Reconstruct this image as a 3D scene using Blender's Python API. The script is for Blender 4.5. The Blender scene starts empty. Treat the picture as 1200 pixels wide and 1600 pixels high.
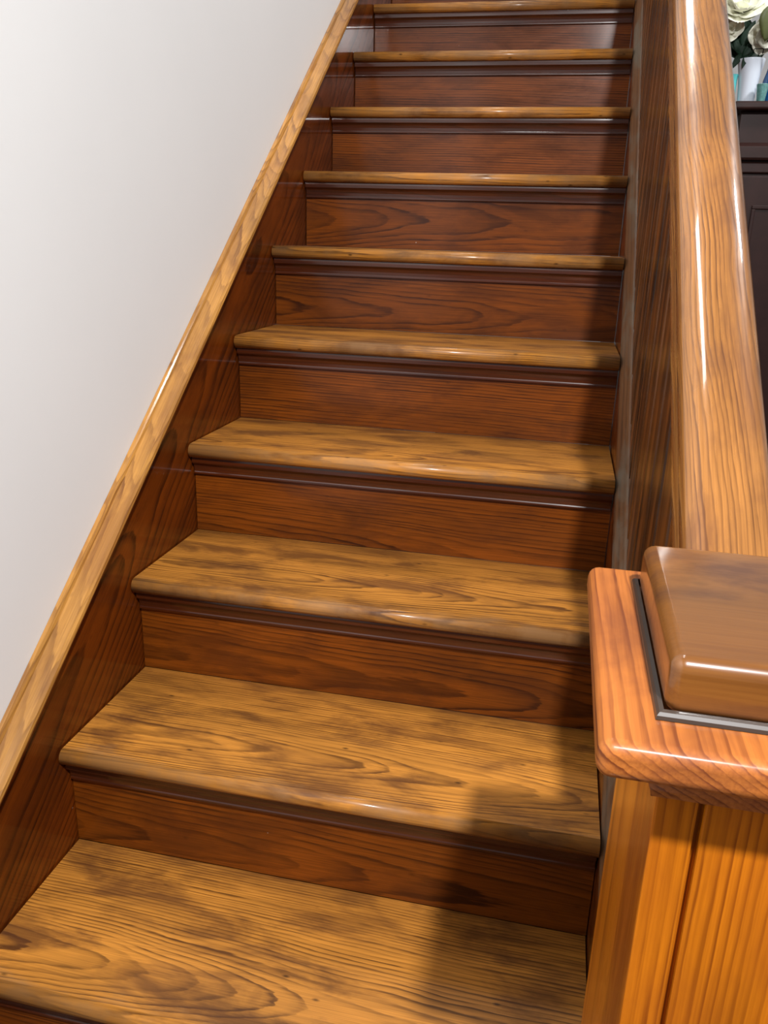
import bpy, bmesh, math, random
from mathutils import Vector, Matrix
random.seed(7)
PI = math.pi
scene = bpy.context.scene
COL = scene.collection

# ------------------------------------------------------------------ camera
F_PX = 1271.114
CAM = Vector((0.714775, -0.490931, 1.157748))
YAW, PITCH, ROLL = -0.2055499, -0.3207059, 0.0326540
fw = Vector((math.sin(YAW)*math.cos(PITCH), math.cos(YAW)*math.cos(PITCH), math.sin(PITCH)))
rt = fw.cross(Vector((0, 0, 1))).normalized()
up = rt.cross(fw)
rt2 = rt*math.cos(ROLL) + up*math.sin(ROLL)
up2 = -rt*math.sin(ROLL) + up*math.cos(ROLL)
cd = bpy.data.cameras.new('camera')
cam = bpy.data.objects.new('camera', cd); COL.objects.link(cam)
m3 = Matrix((rt2, up2, -fw)).transposed()
cam.matrix_world = Matrix.Translation(CAM) @ m3.to_4x4()
cd.sensor_fit = 'VERTICAL'; cd.sensor_height = 24.0
cd.lens = F_PX/1600.0*24.0
cd.clip_start = 0.02
scene.camera = cam

# ------------------------------------------------------------------ light, world, exposure
scene.view_settings.view_transform = 'Standard'
scene.view_settings.look = 'None'
scene.view_settings.gamma = 1.0
scene.view_settings.use_curve_mapping = False
scene.view_settings.exposure = 0.0
w = bpy.data.worlds.new('world'); scene.world = w; w.use_nodes = True
bg = w.node_tree.nodes['Background']
bg.inputs[0].default_value = (0.94, 0.97, 1.0, 1); bg.inputs[1].default_value = 0.27

def area_light(name, loc, target, size, power, col=(1, .96, .9)):
    d = bpy.data.lights.new(name, 'AREA'); d.shape = 'DISK'; d.size = size
    d.energy = power; d.color = col
    o = bpy.data.objects.new(name, d); COL.objects.link(o); o.location = loc
    o.rotation_euler = (Vector(target)-Vector(loc)).to_track_quat('-Z', 'Y').to_euler()
    return o
area_light('ceiling_lamp', (1.12, -1.12, 2.62), (0.4, 0.4, 0.0), 0.11, 98, (1, 1, 1))
area_light('stairwell_lamp', (0.60, 2.3, 3.6), (0.45, 1.0, 0.7), 0.34, 12, (1, 1, .98))
st = area_light('ceiling_strip_lamp', (0.45, 1.05, 3.2), (0.45, 1.05, 0), 0.16, 7, (1, 1, .98))
st.data.shape = 'RECTANGLE'; st.data.size = .20; st.data.size_y = .6
area_light('flower_fill_light', (2.1, 1.75, 2.8), (1.35, 2.75, 1.6), 0.35, 24, (1, 1, 1))  # unseen fill light, added to brighten the flowers on the cabinet

# ------------------------------------------------------------------ dimensions
R, G, W = 0.19, 0.252194, 0.835
NO, TT = 0.031, 0.028          # nosing overhang, tread thickness
S = R/G
SL = math.atan(S)
NSTEP = 13
def hz(y, h): return S*(y+NO)+h      # height h above the nosing line
XN, YN = 0.89, 0.039           # newel centre
SH, SLB, BLK = 0.094, 0.135, 0.098
Z_SLAB, Z_BLK = 0.9045, 0.9417

# ------------------------------------------------------------------ helpers
def link(name, bm, mats, parent=None, loc=(0, 0, 0), smooth=False, seed=0.0, bevel=0, bevel_seg=2):
    me = bpy.data.meshes.new(name)
    bmesh.ops.recalc_face_normals(bm, faces=bm.faces[:])
    if smooth:
        for f in bm.faces: f.smooth = True
    bm.to_mesh(me); bm.free()
    o = bpy.data.objects.new(name, me); COL.objects.link(o)
    if not isinstance(mats, (list, tuple)): mats = [mats]
    for m in mats: me.materials.append(m)
    o.location = loc
    if parent is not None: o.parent = parent
    o['seed'] = float(seed)
    if bevel:
        b = o.modifiers.new('bevel', 'BEVEL'); b.width = bevel; b.segments = bevel_seg
        b.limit_method = 'ANGLE'; b.angle_limit = math.radians(30)
        b.harden_normals = False
    if smooth:
        try:
            for e in me.edges: pass
        except Exception: pass
    return o
def thing(name, label, cat, loc=(0, 0, 0), group=None):
    o = bpy.data.objects.new(name, None); COL.objects.link(o); o.location = loc
    o.empty_display_size = .05
    o['label'] = label; o['category'] = cat
    if group: o['group'] = group
    return o
def tag(o, label, cat, group=None):
    o['label'] = label; o['category'] = cat
    if group: o['group'] = group
    return o
def structure(o):
    o['kind'] = 'structure'; return o
def box(bm, x0, x1, y0, y1, z0, z1):
    vs = [bm.verts.new((x, y, z)) for x in (x0, x1) for y in (y0, y1) for z in (z0, z1)]
    for q in ((0,1,3,2),(4,6,7,5),(0,4,5,1),(2,3,7,6),(0,2,6,4),(1,5,7,3)):
        bm.faces.new([vs[i] for i in q])
    return vs
def prism_x(bm, prof, x0, x1, nx=1):
    """profile in (y,z) extruded along x"""
    rings = []
    for i in range(nx+1):
        x = x0+(x1-x0)*i/nx
        rings.append([bm.verts.new((x, y, z)) for y, z in prof])
    n = len(prof)
    for a, b in zip(rings[:-1], rings[1:]):
        for j in range(n):
            bm.faces.new((a[j], a[(j+1) % n], b[(j+1) % n], b[j]))
    bm.faces.new(rings[0]); bm.faces.new(rings[-1][::-1])
def prism_z(bm, prof, z0, z1):
    a = [bm.verts.new((x, y, z0)) for x, y in prof]; b = [bm.verts.new((x, y, z1)) for x, y in prof]
    n = len(prof)
    for j in range(n): bm.faces.new((a[j], a[(j+1) % n], b[(j+1) % n], b[j]))
    bm.faces.new(a[::-1]); bm.faces.new(b)
def sweep_slope(bm, prof, y0, y1, n=1):
    """profile in (x, z offset from the slope line) swept up the pitch of the stairs"""
    rings = []
    for i in range(n+1):
        y = y0+(y1-y0)*i/n
        rings.append([bm.verts.new((x, y, S*y+z)) for x, z in prof])
    k = len(prof)
    for a, b in zip(rings[:-1], rings[1:]):
        for j in range(k):
            bm.faces.new((a[j], a[(j+1) % k], b[(j+1) % k], b[j]))
    bm.faces.new(rings[0]); bm.faces.new(rings[-1][::-1])
def lathe(bm, prof, segs=32):
    rings = []
    for r, z in prof:
        rings.append([bm.verts.new((r*math.cos(2*PI*i/segs), r*math.sin(2*PI*i/segs), z)) for i in range(segs)])
    for a, b in zip(rings[:-1], rings[1:]):
        for i in range(segs):
            bm.faces.new((a[i], a[(i+1) % segs], b[(i+1) % segs], b[i]))
    bm.faces.new(rings[0][::-1])
    return rings
def tube(bm, pts, r, segs=8, r1=None):
    rings = []
    n = len(pts)
    for i, p in enumerate(pts):
        p = Vector(p)
        d = (Vector(pts[min(i+1, n-1)])-Vector(pts[max(i-1, 0)])).normalized()
        a = d.cross(Vector((.3, .9, .2))).normalized(); b = d.cross(a)
        rr = r if r1 is None else r+(r1-r)*i/(n-1)
        rings.append([bm.verts.new(p+a*rr*math.cos(2*PI*k/segs)+b*rr*math.sin(2*PI*k/segs)) for k in range(segs)])
    for a, b in zip(rings[:-1], rings[1:]):
        for k in range(segs): bm.faces.new((a[k], a[(k+1) % segs], b[(k+1) % segs], b[k]))
    bm.faces.new(rings[0][::-1]); bm.faces.new(rings[-1])

# ------------------------------------------------------------------ materials
class NT:
    def __init__(s, mat): s.t = mat.node_tree; s.n = s.t.nodes; s.l = s.t.links
    def new(s, kind, **kw):
        n = s.n.new(kind)
        for k, v in kw.items(): setattr(n, k, v)
        return n
    def put(s, sock, v):
        if isinstance(v, bpy.types.NodeSocket): s.l.new(v, sock)
        else: sock.default_value = v
    def math(s, op, a, b=0.0, c=0.0, clamp=False):
        n = s.new('ShaderNodeMath', operation=op, use_clamp=clamp)
        s.put(n.inputs[0], a); s.put(n.inputs[1], b)
        if len(n.inputs) > 2: s.put(n.inputs[2], c)
        return n.outputs[0]
    def dot(s, v, c):
        n = s.new('ShaderNodeVectorMath', operation='DOT_PRODUCT')
        s.l.new(v, n.inputs[0]); n.inputs[1].default_value = c
        return n.outputs['Value']
    def xyz(s, x, y, z):
        n = s.new('ShaderNodeCombineXYZ')
        for i, v in enumerate((x, y, z)): s.put(n.inputs[i], v)
        return n.outputs[0]
    def noise(s, vec, scale, detail=2.0, rough=.5, dist=0.0):
        n = s.new('ShaderNodeTexNoise'); s.l.new(vec, n.inputs['Vector'])
        n.inputs['Scale'].default_value = scale; n.inputs['Detail'].default_value = detail
        n.inputs['Roughness'].default_value = rough; n.inputs['Distortion'].default_value = dist
        return n.outputs['Fac']
    def ramp(s, fac, stops, interp='LINEAR'):
        n = s.new('ShaderNodeValToRGB'); s.put(n.inputs[0], fac)
        cr = n.color_ramp; cr.interpolation = interp
        while len(cr.elements) < len(stops): cr.elements.new(.5)
        for e, (p, c) in zip(cr.elements, stops):
            e.position = p; e.color = (c if len(c) == 4 else (*c, 1)) if hasattr(c, '__len__') else (c, c, c, 1)
        return n.outputs[0]
    def mix(s, fac, a, b, mode='MIX'):
        n = s.new('ShaderNodeMix', data_type='RGBA', blend_type=mode)
        s.put(n.inputs[0], fac)
        for sock, v in ((n.inputs[6], a), (n.inputs[7], b)):
            if isinstance(v, bpy.types.NodeSocket): s.l.new(v, sock)
            else: sock.default_value = (*v, 1) if len(v) == 3 else v
        return n.outputs[2]

def srgb(r, g, b):
    f = lambda c: (c/255/12.92) if c/255 <= .04045 else ((c/255+.055)/1.055)**2.4
    return (f(r), f(g), f(b))

def wood(name, light, dark, blotch, U=(1, 0, 0), V=(0, 1, 0), Wd=(0, 0, 1), spacing=.007, depth=.05,
         line=.75, blot=.5, rough=.32, coat=.5, coat_rough=.14, warp=.004, fibre=.35, tilt=.05, specks=.5,
         bump=.15, center=0.0, spec=.3, voff=0.0, wide=False, wear=None):
    """Grain runs along U, V is across the face, Wd goes into the board."""
    m = bpy.data.materials.new(name); m.use_nodes = True
    T = NT(m); bs = T.n['Principled BSDF']
    P = T.new('ShaderNodeTexCoord').outputs['Object']
    at = T.new('ShaderNodeAttribute', attribute_type='OBJECT', attribute_name='seed').outputs['Fac']
    u0 = T.dot(P, U); v0 = T.dot(P, V); w0 = T.dot(P, Wd)
    u = T.math('ADD', u0, T.math('MULTIPLY', at, 3.71))
    rnd = T.math('FRACT', T.math('MULTIPLY', T.math('ADD', at, 1.3), 0.618034))
    rnd2 = T.math('FRACT', T.math('MULTIPLY', T.math('ADD', at, 2.9), 0.4142135))
    vo = T.math('MULTIPLY', T.math('SUBTRACT', rnd, .5+center), .2)
    v = T.math('ADD', T.math('ADD', v0, voff), vo)
    dep = T.math('ADD', w0, T.math('ADD', T.math('MULTIPLY', rnd2, .05), depth))
    # slow wander of the log axis
    low = T.noise(T.xyz(T.math('MULTIPLY', u, 1.5), T.math('MULTIPLY', v, 2.0), T.math('ADD', T.math('MULTIPLY', w0, 2.0), at)), 1.0, 3.0, .5)
    low2 = T.noise(T.xyz(T.math('MULTIPLY', u, 3.2), T.math('MULTIPLY', v, 22.0), T.math('ADD', T.math('MULTIPLY', w0, 22.0), at)), 1.0, 3.0, .55)
    dep = T.math('ADD', dep, T.math('MULTIPLY', T.math('SUBTRACT', low, .5), tilt*1.6))
    dep = T.math('ADD', dep, T.math('MULTIPLY', T.math('SUBTRACT', u0, T.math('MULTIPLY', rnd, .8)), tilt))
    r = T.math('SQRT', T.math('ADD', T.math('MULTIPLY', v, v), T.math('MULTIPLY', dep, dep)))
    r = T.math('ADD', r, T.math('MULTIPLY', T.math('SUBTRACT', low2, .5), warp))
    r1 = T.noise(T.xyz(T.math('MULTIPLY', r, .35/spacing), T.math('MULTIPLY', u, .4), at), 1.0, 2.0)
    hf = T.noise(T.xyz(T.math('MULTIPLY', u, 16.0), T.math('MULTIPLY', v, 150.0), T.math('MULTIPLY', w0, 150.0)), 1.0, 2.0, .6)
    r = T.math('ADD', r, T.math('MULTIPLY', T.math('SUBTRACT', hf, .5), .0022))
    ring = T.math('ADD', T.math('DIVIDE', r, spacing), T.math('MULTIPLY', r1, 2.2))
    f = T.math('FRACT', ring)
    prof = T.ramp(f, [(0, .0), (.25, .15), (.45, .8), (.6, 1.0), (.85, .9), (1.0, .0)] if wide else [(0, .0), (.4, .08), (.66, .45), (.82, 1.0), (.94, 1.0), (1.0, .0)])
    # each growth ring has its own strength
    amp = T.noise(T.xyz(T.math('MULTIPLY', T.math('FLOOR', ring), .73), T.math('MULTIPLY', u, 2.0), at), 1.0, 1.0)
    amp = T.ramp(amp, [(.3, .45), (.62, 1.0)])
    prof = T.math('MULTIPLY', prof, amp)
    fib = T.noise(T.xyz(T.math('MULTIPLY', u, 9.0), T.math('MULTIPLY', v, 420.0), T.math('MULTIPLY', w0, 420.0)), 1.0, 2.0, .6)
    fibv = T.ramp(fib, [(.35, 0.0), (.72, 1.0)])
    brk = T.noise(T.xyz(T.math('MULTIPLY', u, 7.0), T.math('MULTIPLY', v, 60.0), T.math('MULTIPLY', w0, 60.0)), 1.0, 3.0, .65)
    prof = T.math('MULTIPLY', prof, T.ramp(brk, [(.34, .35), (.54, 1.0)]))
    c = T.mix(T.math('MULTIPLY', prof, line), light, dark)
    c = T.mix(T.math('MULTIPLY', fibv, fibre), c, dark)
    pn = T.noise(T.xyz(T.math('MULTIPLY', u, 5.0), T.math('MULTIPLY', v, 15.0), T.math('MULTIPLY', w0, 15.0)), 1.0, 5.0, .62, .4)
    patch = T.ramp(pn, [(.46, 0.0), (.62, 1.0)])
    c = T.mix(T.math('MULTIPLY', patch, blot), c, blotch)
    if wear:
        wn = T.noise(T.xyz(T.math('MULTIPLY', u, 9.0), T.math('MULTIPLY', v0, 26.0), at), 1.0, 5.0, .68)
        edge = T.math('SUBTRACT', T.math('DIVIDE', T.math('SUBTRACT', .020, v0), .045), T.math('MULTIPLY', T.math('SUBTRACT', wn, .36), 4.2), 0, True)
        c = T.mix(T.math('MULTIPLY', edge, .6), c, wear)
        gn = T.noise(T.xyz(T.math('MULTIPLY', u, 4.5), T.math('MULTIPLY', v0, 16.0), at), 1.0, 4.0, .6)
        back = T.math('SUBTRACT', T.math('DIVIDE', T.math('SUBTRACT', v0, .165), .085), T.math('MULTIPLY', T.math('SUBTRACT', gn, .42), 3.0), 0, True)
        c = T.mix(T.math('MULTIPLY', back, .5), c, blotch)
    tone = T.noise(T.xyz(T.math('MULTIPLY', u, 2.3), T.math('MULTIPLY', v, 9.0), T.math('ADD', w0, at)), 1.0, 2.0)
    c = T.mix(.8, c, T.ramp(tone, [(.3, .72), (.7, 1.22)]), 'MULTIPLY')
    if specks > 0:
        vo_ = T.new('ShaderNodeTexVoronoi', feature='F1'); vo_.inputs['Scale'].default_value = 1.0
        T.l.new(T.xyz(T.math('MULTIPLY', u, 21.0), T.math('MULTIPLY', v, 48.0), T.math('MULTIPLY', w0, 48.0)), vo_.inputs['Vector'])
        pick = T.math('GREATER_THAN', T.dot(vo_.outputs['Color'], (1, 0, 0)), .72)
        sp = T.ramp(vo_.outputs['Distance'], [(.04, 1.0), (.15, 0.0)])
        c = T.mix(T.math('MULTIPLY', T.math('MULTIPLY', sp, pick), specks), c, (dark[0]*.35, dark[1]*.35, dark[2]*.4))
        vw = T.new('ShaderNodeTexVoronoi', feature='F1'); vw.inputs['Scale'].default_value = 1.0
        T.l.new(T.xyz(T.math('MULTIPLY', u, 19.0), T.math('MULTIPLY', v, 19.0), T.math('MULTIPLY', w0, 19.0)), vw.inputs['Vector'])
        pk = T.math('GREATER_THAN', T.dot(vw.outputs['Color'], (0, 1, 0)), .86)
        ws = T.math('LESS_THAN', vw.outputs['Distance'], .028)
        c = T.mix(T.math('MULTIPLY', T.math('MULTIPLY', ws, pk), specks), c, (.75, .72, .68))
    T.l.new(c, bs.inputs['Base Color'])
    rv = T.math('ADD', T.math('MULTIPLY', patch, .12), T.math('ADD', T.math('MULTIPLY', prof, .06), rough))
    T.l.new(rv, bs.inputs['Roughness'])
    bs.inputs['Coat Weight'].default_value = coat
    bs.inputs['Coat Roughness'].default_value = coat_rough
    bs.inputs['IOR'].default_value = 1.45; bs.inputs['Specular IOR Level'].default_value = spec
    bp = T.new('ShaderNodeBump'); bp.inputs['Strength'].default_value = bump; bp.inputs['Distance'].default_value = .001
    hgt = T.math('ADD', T.math('MULTIPLY', prof, -.5), T.math('ADD', T.math('MULTIPLY', fib, .4), T.math('MULTIPLY', pn, .9)))
    T.l.new(hgt, bp.inputs['Height']); T.l.new(bp.outputs[0], bs.inputs['Normal'])
    bc = T.new('ShaderNodeBump'); bc.inputs['Strength'].default_value = bump*.6; bc.inputs['Distance'].default_value = .001
    T.l.new(pn, bc.inputs['Height']); T.l.new(bc.outputs[0], bs.inputs['Coat Normal'])
    return m

def plain(name, col, rough=.5, coat=0.0, noise_amt=.12, scale=12.0, trans=0.0, bump=0.0, sss=0.0, spec=.5):
    m = bpy.data.materials.new(name); m.use_nodes = True
    T = NT(m); bs = T.n['Principled BSDF']
    P = T.new('ShaderNodeTexCoord').outputs['Object']
    nz = T.noise(P, scale, 4.0, .6)
    k = T.ramp(nz, [(.3, 1-noise_amt), (.7, 1+noise_amt*.3)])
    T.l.new(T.mix(1.0, col, k, 'MULTIPLY'), bs.inputs['Base Color'])
    bs.inputs['Roughness'].default_value = rough; bs.inputs['Coat Weight'].default_value = coat; bs.inputs['Specular IOR Level'].default_value = spec
    if trans: bs.inputs['Transmission Weight'].default_value = trans
    if sss:
        bs.inputs['Subsurface Weight'].default_value = sss; bs.inputs['Subsurface Scale'].default_value = .01
    if bump:
        b = T.new('ShaderNodeBump'); b.inputs['Strength'].default_value = bump; b.inputs['Distance'].default_value = .002
        T.l.new(T.noise(P, scale*12, 3.0), b.inputs['Height']); T.l.new(b.outputs[0], bs.inputs['Normal'])
    return m

cs, sn = math.cos(SL), math.sin(SL)
UP_SLOPE, N_SLOPE = (0, cs, sn), (0, -sn, cs)
M_tread = wood('golden_pine_tread', srgb(198, 131, 52), srgb(58, 27, 7), srgb(80, 44, 20), spacing=.0050, depth=.04, line=.88, blot=.72, tilt=.034, center=.1, fibre=.38, rough=.42, coat=.2, coat_rough=.15, warp=.003, wear=srgb(146, 108, 70), specks=.8)
M_riser = wood('red_brown_riser', srgb(122, 61, 11), srgb(40, 14, 2), srgb(60, 25, 5), V=(0, 0, 1), Wd=(0, 1, 0), spacing=.0058, line=.85, blot=.5, rough=.42, coat=.35, coat_rough=.16, specks=.3, spec=.12, fibre=.42, tilt=.03, warp=.004)
M_cove = wood('dark_cove_wood', srgb(74, 30, 8), srgb(44, 15, 3), srgb(50, 18, 6), V=(0, 0, 1), Wd=(0, 1, 0), rough=.3, coat=.8, specks=0)
M_string = wood('dark_stringer_wood', srgb(120, 56, 10), srgb(42, 13, 2), srgb(58, 22, 4), U=UP_SLOPE, V=N_SLOPE, Wd=(1, 0, 0), spacing=.012, line=.85, blot=.4, rough=.35, coat=.5, coat_rough=.08, specks=.25, spec=.15)
M_cap = wood('pale_cap_wood', srgb(200, 142, 68), srgb(96, 52, 18), srgb(118, 68, 28), U=UP_SLOPE, V=(1, 0, 0), Wd=N_SLOPE, spacing=.005, line=.7, blot=.45, rough=.3, coat=.7, specks=.3)
M_rail = wood('honey_rail_wood', srgb(170, 113, 56), srgb(74, 38, 14), srgb(102, 58, 28), U=UP_SLOPE, V=(1, 0, 0), Wd=N_SLOPE, spacing=.0042, line=.75, blot=.5, rough=.26, coat=.9, coat_rough=.06, specks=.3, tilt=.03)
M_panel = wood('brown_panel_wood', srgb(134, 80, 32), srgb(24, 9, 2), srgb(40, 17, 5), U=(0, 0, 1), V=(0, 1, 0), Wd=(1, 0, 0), spacing=.060, line=1.0, blot=.5, rough=.38, coat=.35, specks=0, spec=.2, warp=.04, voff=.5, depth=.0, tilt=.02, wide=True)
M_shoe = wood('worn_shoe_wood', srgb(118, 80, 50), srgb(56, 32, 16), srgb(112, 104, 90), U=UP_SLOPE, V=(1, 0, 0), Wd=N_SLOPE, spacing=.008, line=.6, blot=.8, rough=.45, coat=.2, specks=.2)
M_newel = wood('orange_newel_wood', srgb(196, 111, 18), srgb(116, 52, 5), srgb(138, 64, 10), U=(0, 0, 1), V=(1, 0, 0), Wd=(0, 1, 0), spacing=.0068, line=.8, blot=.3, rough=.35, coat=.35, specks=.3, voff=.7, tilt=.01, warp=.002, spec=.2)
M_slab = wood('orange_collar_wood', srgb(180, 106, 47), srgb(96, 42, 18), srgb(106, 54, 34), U=(0, 1, 0), V=(1, 0, 0), Wd=(0, 0, 1), spacing=.0046, line=.85, blot=.5, rough=.48, coat=.15, coat_rough=.2, specks=.3, voff=.7, tilt=.008, warp=.0015, spec=.25)
M_block = wood('brown_cap_wood', srgb(126, 79, 32), srgb(84, 44, 15), srgb(74, 42, 28), U=(1, 0, 0), V=(0, 1, 0), Wd=(0, 0, 1), spacing=.02, line=.45, blot=.8, rough=.3, coat=.8, coat_rough=.12, specks=.3)
M_bead = plain('dark_varnish_bead', srgb(58, 46, 38), .4, .4)
M_wall = plain('white_wall_paint', (.79, .79, .785), .6, 0, .015, 3.0, bump=.05)
M_floor = wood('floor_boards', srgb(92, 54, 26), srgb(50, 28, 12), srgb(60, 34, 16), U=(0, 1, 0), V=(1, 0, 0), spacing=.01)
M_cab = plain('dark_cabinet_wood', srgb(50, 27, 23), .45, .0, .25, 20.0, spec=.25)
M_petal = plain('cream_petal', srgb(246, 246, 228), .6, 0, .04, 30.0)
M_petal_tan = plain('dusty_petal', srgb(176, 158, 138), .7, 0, .1, 30.0, sss=.15)
M_leaf_dark = plain('dark_leaf', srgb(20, 44, 28), .55, 0, .3, 40.0, spec=.2)
M_leaf_olive = plain('olive_leaf', srgb(86, 92, 48), .5, .1, .2, 40.0)
M_stem = plain('dark_stem', srgb(30, 40, 30), .5)
M_vase = plain('pale_blue_ceramic', srgb(226, 234, 246), .18, .6, .03, 8.0)
M_cyan = plain('cyan_glass', srgb(120, 236, 238), .08, .5, .05, 8.0, trans=.35)
M_blue = plain('deep_blue_glass', srgb(22, 78, 128), .12, .6, .2, 20.0)
M_teal = plain('teal_glass', srgb(120, 176, 172), .2, .5, .35, 120.0, trans=.2)

# ------------------------------------------------------------------ setting
bm = bmesh.new(); box(bm, -.14, -.03, -2.6, 5.2, 0, 4.4)
structure(link('wall_left', bm, M_wall))
bm = bmesh.new(); box(bm, -.03, 4.6, -2.6, 5.2, -.06, 0)
structure(link('floor', bm, M_floor, seed=3))
bm = bmesh.new(); box(bm, -.03, 4.6, 5.2, 5.3, 0, 4.4)
structure(link('wall_back', bm, M_wall))
bm = bmesh.new(); box(bm, 4.6, 4.7, -2.6, 5.3, 0, 4.4)
structure(link('wall_right', bm, M_wall))

# ------------------------------------------------------------------ staircase
stair = thing('staircase', 'varnished brown wooden staircase with worn golden treads rising beside the white wall', 'staircase')
def tread_bm():
    prof = []
    r = TT/2
    for i in range(11):
        a = PI/2 + PI*i/10
        prof.append((-NO + r*.9 + r*.9*math.cos(a), -r + r*math.sin(a)))
    prof += [(G-.0005, -TT), (G-.0005, 0)]
    b = bmesh.new(); prism_x(b, prof, .003, W-.002)
    for f in b.faces: f.smooth = False
    for f in b.faces:
        if abs(f.normal.x) < .5: f.smooth = True
    return b
def riser_bm():
    b = bmesh.new(); box(b, .002, W-.001, 0, .018, 0.0005, R-TT-.0005); return b
def cove_bm():
    z0 = R-TT-.0008
    prof = [(-.0005, z0), (-.017, z0), (-.0175, z0-.004), (-.017, z0-.011), (-.0145, z0-.0135), (-.0125, z0-.014), (-.0095, z0-.018), (-.0075, z0-.024),
            (-.0065, z0-.031), (-.0075, z0-.033), (-.0075, z0-.036), (-.006, z0-.0375), (-.0005, z0-.0375)]
    b = bmesh.new(); prism_x(b, prof, .004, W-.003); return b
t0 = c0 = r0 = None
tread_seeds = {1: 1.0, 2: 7.3, 3: 12.1, 4: 4.4, 5: 9.7}
for k in range(1, NSTEP+1):
    sd = tread_seeds.get(k, 20+k*1.37)
    if k < NSTEP:
        if t0 is None: t0 = t = link('tread', tread_bm(), M_tread, stair, smooth=False)
        else:
            t = t0.copy(); COL.objects.link(t); t.parent = stair
        t.location = (0, k*G, k*R); t['seed'] = sd
    if r0 is None:
        r0 = r_ = link('riser', riser_bm(), M_riser, stair, bevel=.0006)
        c0 = c = link('cove_molding', cove_bm(), M_cove, r_)
    else:
        r_ = r0.copy(); COL.objects.link(r_); r_.parent = stair
        c = c0.copy(); COL.objects.link(c); c.parent = r_
    r_.location = (0, k*G, (k-1)*R); r_['seed'] = sd+3.3; c['seed'] = sd+5.1
for t in [o for o in COL.objects if o.name.startswith('tread')][:1]:
    for p in t.data.polygons:
        p.use_smooth = abs(p.normal.x) < .5 and p.normal.y < -.02
yl = NSTEP*G
bm = bmesh.new(); box(bm, .003, .925, yl-NO, 5.0, NSTEP*R-.05, NSTEP*R)
link('landing', bm, M_tread, stair, bevel=.008, bevel_seg=3, seed=40)
# wall-side stringer, face at x = 0, top following the pitch
def slope_slab(x0, x1, h0, h1, y0, y1, zmin=None):
    b = bmesh.new()
    if zmin is None:
        prof = [(y0, hz(y0, h0)), (y1, hz(y1, h0)), (y1, hz(y1, h1)), (y0, hz(y0, h1))]
    else:
        prof = [(y0, zmin), (y1, zmin), (y1, hz(y1, h1)), (y0, hz(y0, h1))]
    prism_x(b, prof, x0, x1); return b
ws = link('wall_stringer', slope_slab(-.029, 0, -.42, .122, .02, yl+.02), M_string, stair, seed=2.2)
bm = bmesh.new()
o_ = S*NO
sweep_slope(bm, [(-.0295, .1225+o_), (.008, .1225+o_), (.011, .1255+o_), (.0125, .131+o_), (.011, .137+o_), (.006, .142+o_), (-.004, .1445+o_), (-.019, .1455+o_), (-.0215, .151+o_), (-.024, .1545+o_), (-.0295, .1555+o_)], .02, yl+.02)
link('cap_molding', bm, M_cap, ws, seed=5.0)
# balustrade-side stringer and its shoe
istr = link('inner_stringer', slope_slab(W, .925, -.30, -.034, YN+SH+.002, yl+.02), M_string, stair, seed=6.1)
bm = bmesh.new()
sweep_slope(bm, [(W, -.034+o_), (W+.001, -.026+o_), (W+.004, -.018+o_), (W+.017, .006+o_), (W+.020, .009+o_), (.925, .009+o_), (.925, -.034+o_)], YN+SH+.002, yl+.02)
link('shoe_molding', bm, M_shoe, istr, seed=8.0)
bm = bmesh.new()
y0 = YN+SH+.06
prism_x(bm, [(y0+.3, .002), (yl, .002), (yl, hz(yl, -.302)), (y0+.3, max(.01, hz(y0+.3, -.302)))], .880, .910)
link('spandrel_panel', bm, M_panel, stair, seed=9)

# ------------------------------------------------------------------ balustrade
bal = thing('balustrade', 'solid brown balustrade of upright boards between the stair treads and the handrail', 'balustrade', (XN, YN+SH, hz(YN+SH, .02)))
ZR = 0.6814           # handrail shoulder line at y = 0
bw = 0.104
y = YN+SH+.002
i = 0
off = Vector(bal.location)
while y < yl:
    y1 = min(y+bw, yl)
    b = bmesh.new()
    x0, x1, g = .8555, .9245, .010
    # one upright board with eased edges
    prof = [(x0+g, y), (x0, y+g), (x0, y1-g), (x0+g, y1-.0004), (x1-g, y1-.0004), (x1, y1-g), (x1, y+g), (x1-g, y)]
    lo = []; hi = []
    for px, py in prof:
        lo.append(b.verts.new((px-off.x, py-off.y, hz(py, .0095)-off.z)))
        hi.append(b.verts.new((px-off.x, py-off.y, ZR+S*py-.078-off.z)))
    n = len(prof)
    for j in range(n): b.faces.new((lo[j], lo[(j+1) % n], hi[(j+1) % n], hi[j]))
    b.faces.new(lo[::-1]); b.faces.new(hi)
    link('board', b, M_panel, bal, seed=1.7*i+.4)
    y = y1; i += 1

# ------------------------------------------------------------------ handrail
hr = thing('handrail', 'thick honey-coloured wooden handrail with rounded shoulders, sloping up from the newel post', 'handrail', (XN, YN+SH, ZR+S*(YN+SH)))
def rail_prof():
    # x offset from the centre line, z offset (vertical) from the shoulder line
    h = []
    L = [(-.044, -.075), (-.0445, -.064), (-.0435, -.050), (-.041, -.046), (-.0405, -.040), (-.0425, -.036), (-.0435, -.028), (-.0435, -.016), (-.042, -.008), (-.0385, -.001), (-.033, .0045), (-.026, .0085), (-.016, .0115), (-.006, .0125)]
    return L + [(-x, z) for x, z in L[::-1]]
bm = bmesh.new()
sweep_slope(bm, [(x, z) for x, z in rail_prof()], 0, yl-.02-YN-SH)
rb = link('rail_body', bm, M_rail, hr, seed=3.3)
for p in rb.data.polygons: p.use_smooth = True
es = rb.modifiers.new('es', 'EDGE_SPLIT'); es.split_angle = math.radians(38)

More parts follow.
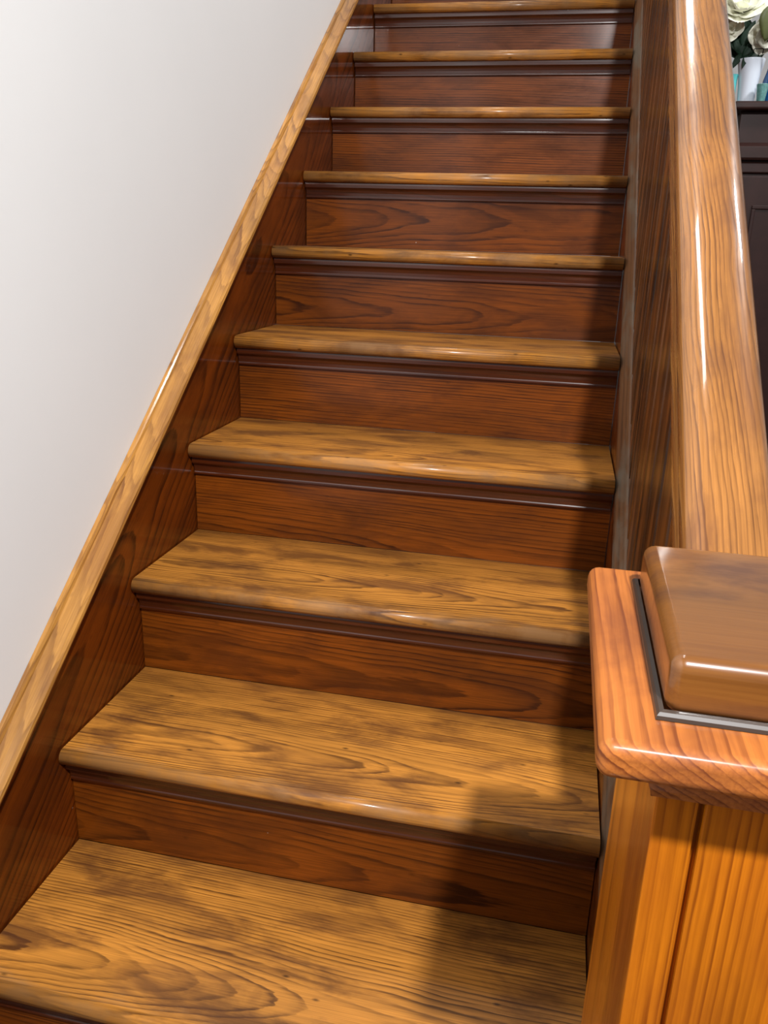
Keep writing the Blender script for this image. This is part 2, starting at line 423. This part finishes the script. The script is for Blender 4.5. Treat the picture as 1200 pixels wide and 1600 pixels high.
# ------------------------------------------------------------------ newel post
nw = thing('newel_post', 'square orange-brown newel post with a stepped cap at the foot of the handrail', 'newel post', (XN, YN, 0))
g = .0035; gd = .007
xa = -SH+.0265
prof = [(-SH, -SH), (xa-g/2, -SH), (xa-g/2, -SH+gd), (xa+g/2, -SH+gd), (xa+g/2, -SH), (-xa-g/2, -SH), (-xa-g/2, -SH+gd), (-xa+g/2, -SH+gd), (-xa+g/2, -SH), (SH, -SH), (SH, SH), (-SH, SH)]
bm = bmesh.new(); prism_z(bm, prof, 0, Z_SLAB-.0245)
shaft = link('shaft', bm, M_newel, nw, bevel=.0015, seed=2.0)
def sq_ring(bm, prof):
    rings = []
    for r, z in prof:
        rings.append([bm.verts.new((sx*r, sy*r, z)) for sx, sy in ((-1, -1), (1, -1), (1, 1), (-1, 1))])
    for a, b in zip(rings[:-1], rings[1:]):
        for j in range(4): bm.faces.new((a[j], a[(j+1) % 4], b[(j+1) % 4], b[j]))
    bm.faces.new(rings[0][::-1]); bm.faces.new(rings[-1])
zb = Z_SLAB-.024
bm = bmesh.new()
pr = [(SH+.0005, zb-.030), (SH+.004, zb-.030), (SH+.005, zb-.025), (SH+.007, zb-.019), (SH+.011, zb-.012), (SH+.017, zb-.007), (SH+.024, zb-.004), (SH+.026, zb-.003), (SH+.026, zb), (SH+.0005, zb)]
rings = []
for r, z in pr: rings.append([bm.verts.new((sx*r, sy*r, z)) for sx, sy in ((-1, -1), (1, -1), (1, 1), (-1, 1))])
for a, b in zip(rings, rings[1:]+rings[:1]):
    for j in range(4): bm.faces.new((a[j], a[(j+1) % 4], b[(j+1) % 4], b[j]))
link('neck_molding', bm, M_slab, nw, seed=4)
def soft_block(half, z0, z1, bev, seg, top_taper=0.0):
    b = bmesh.new(); vs = box(b, -half, half, -half, half, z0, z1)
    for v in vs:
        if v.co.z > (z0+z1)/2: v.co.x *= 1-top_taper; v.co.y *= 1-top_taper
    return b
cl = link('collar', soft_block(SLB, zb, Z_SLAB, 0, 0), M_slab, nw, bevel=.0085, bevel_seg=4, seed=6)
cb = link('cap_block', soft_block(BLK, Z_SLAB, Z_BLK, 0, 0), M_block, nw, bevel=.009, bevel_seg=4, seed=9)
for o in (cl, cb):
    for p in o.data.polygons: p.use_smooth = True
    o.modifiers['bevel'].harden_normals = True
bm = bmesh.new()
pr = [(BLK+.0004, Z_SLAB+.0004), (BLK+.0048, Z_SLAB+.0004), (BLK+.0042, Z_SLAB+.0026), (BLK+.0028, Z_SLAB+.0044), (BLK+.0004, Z_SLAB+.0052)]
rings = []
for r, z in pr: rings.append([bm.verts.new((sx*r, sy*r, z)) for sx, sy in ((-1, -1), (1, -1), (1, 1), (-1, 1))])
for a, b in zip(rings, rings[1:]+rings[:1]):
    for j in range(4): bm.faces.new((a[j], a[(j+1) % 4], b[(j+1) % 4], b[j]))
o = link('bead', bm, M_bead, cb); o['label'] = 'dark glossy bead'

# ------------------------------------------------------------------ cabinet beyond the handrail
cab = thing('cabinet', 'tall dark brown wooden cabinet with moulded cornice behind the handrail', 'cabinet', (1.64, 2.60, 0))
CX0, CX1, CY0, CY1 = -.43, .43, 0.0, .40
bm = bmesh.new(); box(bm, CX0, CX1, CY0, CY1, .06, 1.594); link('carcass', bm, M_cab, cab, bevel=.002)
bm = bmesh.new(); box(bm, CX0+.02, CX1-.02, CY0+.03, CY1, 0, .0595); link('plinth', bm, M_cab, cab)
bm = bmesh.new(); box(bm, CX0-.03, CX1+.03, CY0-.04, CY1, 1.5945, 1.620); link('top', bm, M_cab, cab, bevel=.008, bevel_seg=4)
bm = bmesh.new()
prism_x(bm, [(-.0005, 1.448), (-.020, 1.448), (-.024, 1.455), (-.024, 1.488), (-.018, 1.494), (-.012, 1.500), (-.0005, 1.502)], CX0-.012, CX1+.012)
link('cornice', bm, M_cab, cab, bevel=.0015)
bm = bmesh.new()
prism_x(bm, [(-.0005, 1.408), (-.008, 1.408), (-.012, 1.412), (-.012, 1.438), (-.006, 1.442), (-.0005, 1.4425)], CX0-.006, CX1+.006)
link('lower_band', bm, M_cab, cab, bevel=.001)
for sx in (-1, 1):
    b = bmesh.new()
    x0, x1 = sorted((sx*.004, sx*.425))
    box(b, x0, x1, -.018, -.0005, .08, 1.400)
    d = link('door', b, M_cab, cab, bevel=.003)
    b = bmesh.new()
    fx0, fx1, fz0, fz1 = x0+.07, x1-.07, .17, 1.31
    for q in ((fx0, fx1, fz1-.012, fz1), (fx0, fx1, fz0, fz0+.012), (fx0, fx0+.012, fz0+.0125, fz1-.0125), (fx1-.012, fx1, fz0+.0125, fz1-.0125)):
        box(b, q[0], q[1], -.024, -.0185, q[2], q[3])
    link('panel_molding', b, M_cab, d, bevel=.002)

# ------------------------------------------------------------------ vases and flowers on the cabinet
ZC = 1.6202
def vase(name, label, mat, loc, prof, cat='vase', inner=.003):
    b = bmesh.new()
    full = prof + [(max(r-inner, .001), z) for r, z in prof[::-1][:-1]] + [(max(prof[0][0]-inner, .001), prof[0][1]+.004)]
    rings = lathe(b, full, 40); b.faces.new(rings[-1])
    o = link(name, b, mat, None, loc, smooth=True)
    return tag(o, label, cat)
vase('flower_vase', 'pale blue-white flared ceramic vase holding cream flowers on the dark cabinet', M_vase, (1.234, 2.70, ZC),
     [(.024, 0), (.026, .004), (.027, .02), (.030, .06), (.035, .10), (.040, .125), (.0425, .138), (.0425, .142)])
vase('glass_vase', 'slim cyan glass vase close beside the handrail on the dark cabinet', M_cyan, (1.184, 2.70, ZC),
     [(.017, 0), (.018, .006), (.015, .03), (.0135, .06), (.014, .08), (.016, .095), (.0165, .098)], inner=.002)
vase('blue_vase', 'deep blue glass vase at the right edge of the flowers', M_blue, (1.306, 2.70, ZC),
     [(.024, 0), (.030, .015), (.032, .045), (.027, .08), (.020, .105), (.017, .12), (.019, .128)])
vase('glass_tumbler', 'small textured teal glass in front of the blue vase', M_teal, (1.271, 2.645, ZC),
     [(.011, 0), (.012, .003), (.015, .03), (.019, .058), (.0195, .060)], inner=.0015)

def petal_bm(L, Wd, cup, curl, n=8):
    b = bmesh.new(); g = []
    for i in range(n+1):
        t = i/n
        wv = Wd*math.sin(PI*min(1, t*.86+.10))**.75
        row = []
        for j in range(7):
            q = j/6*2-1
            x = q*wv/2
            row.append(b.verts.new((x, L*t*math.cos(curl*t), L*t*math.sin(curl*t)*.9 + cup*q*q*wv + .0025*math.sin(7*q+5*t))))
        g.append(row)
    for i in range(n):
        for j in range(6):
            b.faces.new((g[i][j], g[i][j+1], g[i+1][j+1], g[i+1][j]))
    return b
rnd = random.Random(4)
def flower(label, center, size, facing, mat, stem_to, layers=((3, .55, 1.0), (4, .85, .55), (5, 1.0, .12))):
    t = thing('cream_flower', label, 'flower', center, 'cream flowers in the pale vase')
    fz = Vector(facing).normalized()
    q = fz.to_track_quat('Z', 'Y')
    for n, sc, tilt in layers:
        for i in range(n):
            b = petal_bm(size*sc, size*sc*1.05, .16, .35)
            rot = q.to_matrix().to_4x4() @ Matrix.Rotation(2*PI*i/n+rnd.uniform(-.2, .2)+tilt*3, 4, 'Z') @ Matrix.Rotation(tilt+rnd.uniform(-.12, .12), 4, 'X')
            bmesh.ops.transform(b, matrix=rot, verts=b.verts[:])
            o = link('petal', b, mat, t, smooth=True)
            sd = o.modifiers.new('thick', 'SOLIDIFY'); sd.thickness = .0009
    b = bmesh.new()
    c = Vector(center); e = Vector(stem_to)
    p0 = -fz*.004; p3 = e-c; p1 = p0-fz*.05; p2 = p3+Vector((0, 0, .05))
    pts = [(1-s)**3*p0+3*(1-s)**2*s*p1+3*(1-s)*s*s*p2+s**3*p3 for s in [k/14 for k in range(15)]]
    tube(b, pts, .002, 8)
    link('stem', b, M_stem, t, smooth=True)
    return t
base = lambda dx, dy: (1.234+dx, 2.70+dy, ZC+.03)
flower('large cream flower topmost in the vase, half hidden by the handrail', (1.180, 2.695, 1.905), .092, (-.05, -.75, .5), M_petal, base(-.012, 0))
flower('small cream flower lowest on the left, tucked against the handrail', (1.157, 2.69, 1.853), .046, (-.2, -.9, -.1), M_petal, base(-.018, .006), ((3, .7, .8), (5, 1.0, .2)))
flower('drooping cream flower on the right under the olive leaf', (1.262, 2.67, 1.838), .068, (.1, -.8, -.5), M_petal, base(.014, -.004))
flower('dusty tan flower above the olive leaf at the top right', (1.262, 2.74, 1.960), .060, (.1, -.8, .3), M_petal_tan, base(.012, .01))

def leaf_bm(L, Wd, bend=.25):
    b = bmesh.new(); g = []
    n = 10
    for i in range(n+1):
        t = i/n; wv = Wd*math.sin(PI*t**.8)**.9+.0006
        g.append([b.verts.new((q*wv/2, L*t, -bend*L*t*t+.25*abs(q)*wv*.5)) for q in (-1, -.5, 0, .5, 1)])
    for i in range(n):
        for j in range(4): b.faces.new((g[i][j], g[i][j+1], g[i+1][j+1], g[i+1][j]))
    return b
def sprig(label, pts, leaves, lm, group='leafy sprigs in the pale vase'):
    t = thing('leaf_sprig', label, 'leaves', pts[0], group)
    o0 = Vector(pts[0])
    b = bmesh.new(); tube(b, [Vector(p)-o0 for p in pts], .0019, 8, .0011); link('stem', b, M_stem, t, smooth=True)
    for pos, dirn, nrm, L, Wd in leaves:
        b = leaf_bm(L, Wd)
        y = Vector(dirn).normalized(); z = Vector(nrm); z = (z-y*z.dot(y)).normalized(); x = y.cross(z)
        M = Matrix((x, y, z)).transposed().to_4x4(); M.translation = Vector(pos)-o0
        bmesh.ops.transform(b, matrix=M, verts=b.verts[:])
        o = link('leaf', b, lm, t, smooth=True)
        sd = o.modifiers.new('thick', 'SOLIDIFY'); sd.thickness = .0006
    return t
F = (0, -1, .15)
sprig('dark green leaf sprig filling the middle of the bouquet', [base(-.02, -.004), (1.208, 2.695, 1.74), (1.196, 2.70, 1.80), (1.200, 2.71, 1.86)],
      [((1.200, 2.700, 1.775), (-.30, -.15, .9), F, .085, .042), ((1.196, 2.698, 1.80), (.35, -.2, .9), F, .08, .040), ((1.204, 2.69, 1.765), (.55, -.2, .75), F, .07, .034),
       ((1.197, 2.70, 1.79), (-.7, -.2, .55), F, .06, .030), ((1.202, 2.705, 1.80), (.05, .1, 1), F, .09, .045), ((1.207, 2.685, 1.772), (.15, -.3, -.9), F, .05, .020),
       ((1.198, 2.69, 1.78), (-.45, -.3, -.8), F, .055, .020),
       ((1.205, 2.72, 1.79), (.5, .1, .85), F, .10, .050), ((1.200, 2.73, 1.77), (-.5, .1, .85), F, .09, .048), ((1.202, 2.73, 1.80), (.15, .1, 1), F, .10, .055), ((1.210, 2.72, 1.765), (.9, .1, .4), F, .08, .040)], M_leaf_dark)
sprig('arching dark sprig across the rim of the pale vase', [base(-.03+.012, -.002), (1.202, 2.685, 1.762), (1.232, 2.66, 1.786), (1.268, 2.65, 1.784), (1.29, 2.65, 1.772)],
      [((1.212, 2.675, 1.773), (-.2, -.4, -.85), F, .042, .016), ((1.272, 2.65, 1.784), (.6, -.1, -.8), F, .04, .016)], M_leaf_dark)
sprig('broad olive green leaf hanging at the right edge of the photograph', [base(.02, 0), (1.262, 2.68, 1.79), (1.278, 2.62, 1.85), (1.266, 2.58, 1.893)],
      [((1.252, 2.575, 1.893), (-.06, -.10, -1), F, .100, .066), ((1.270, 2.585, 1.895), (.65, -.1, -.6), F, .09, .055)], M_leaf_olive)
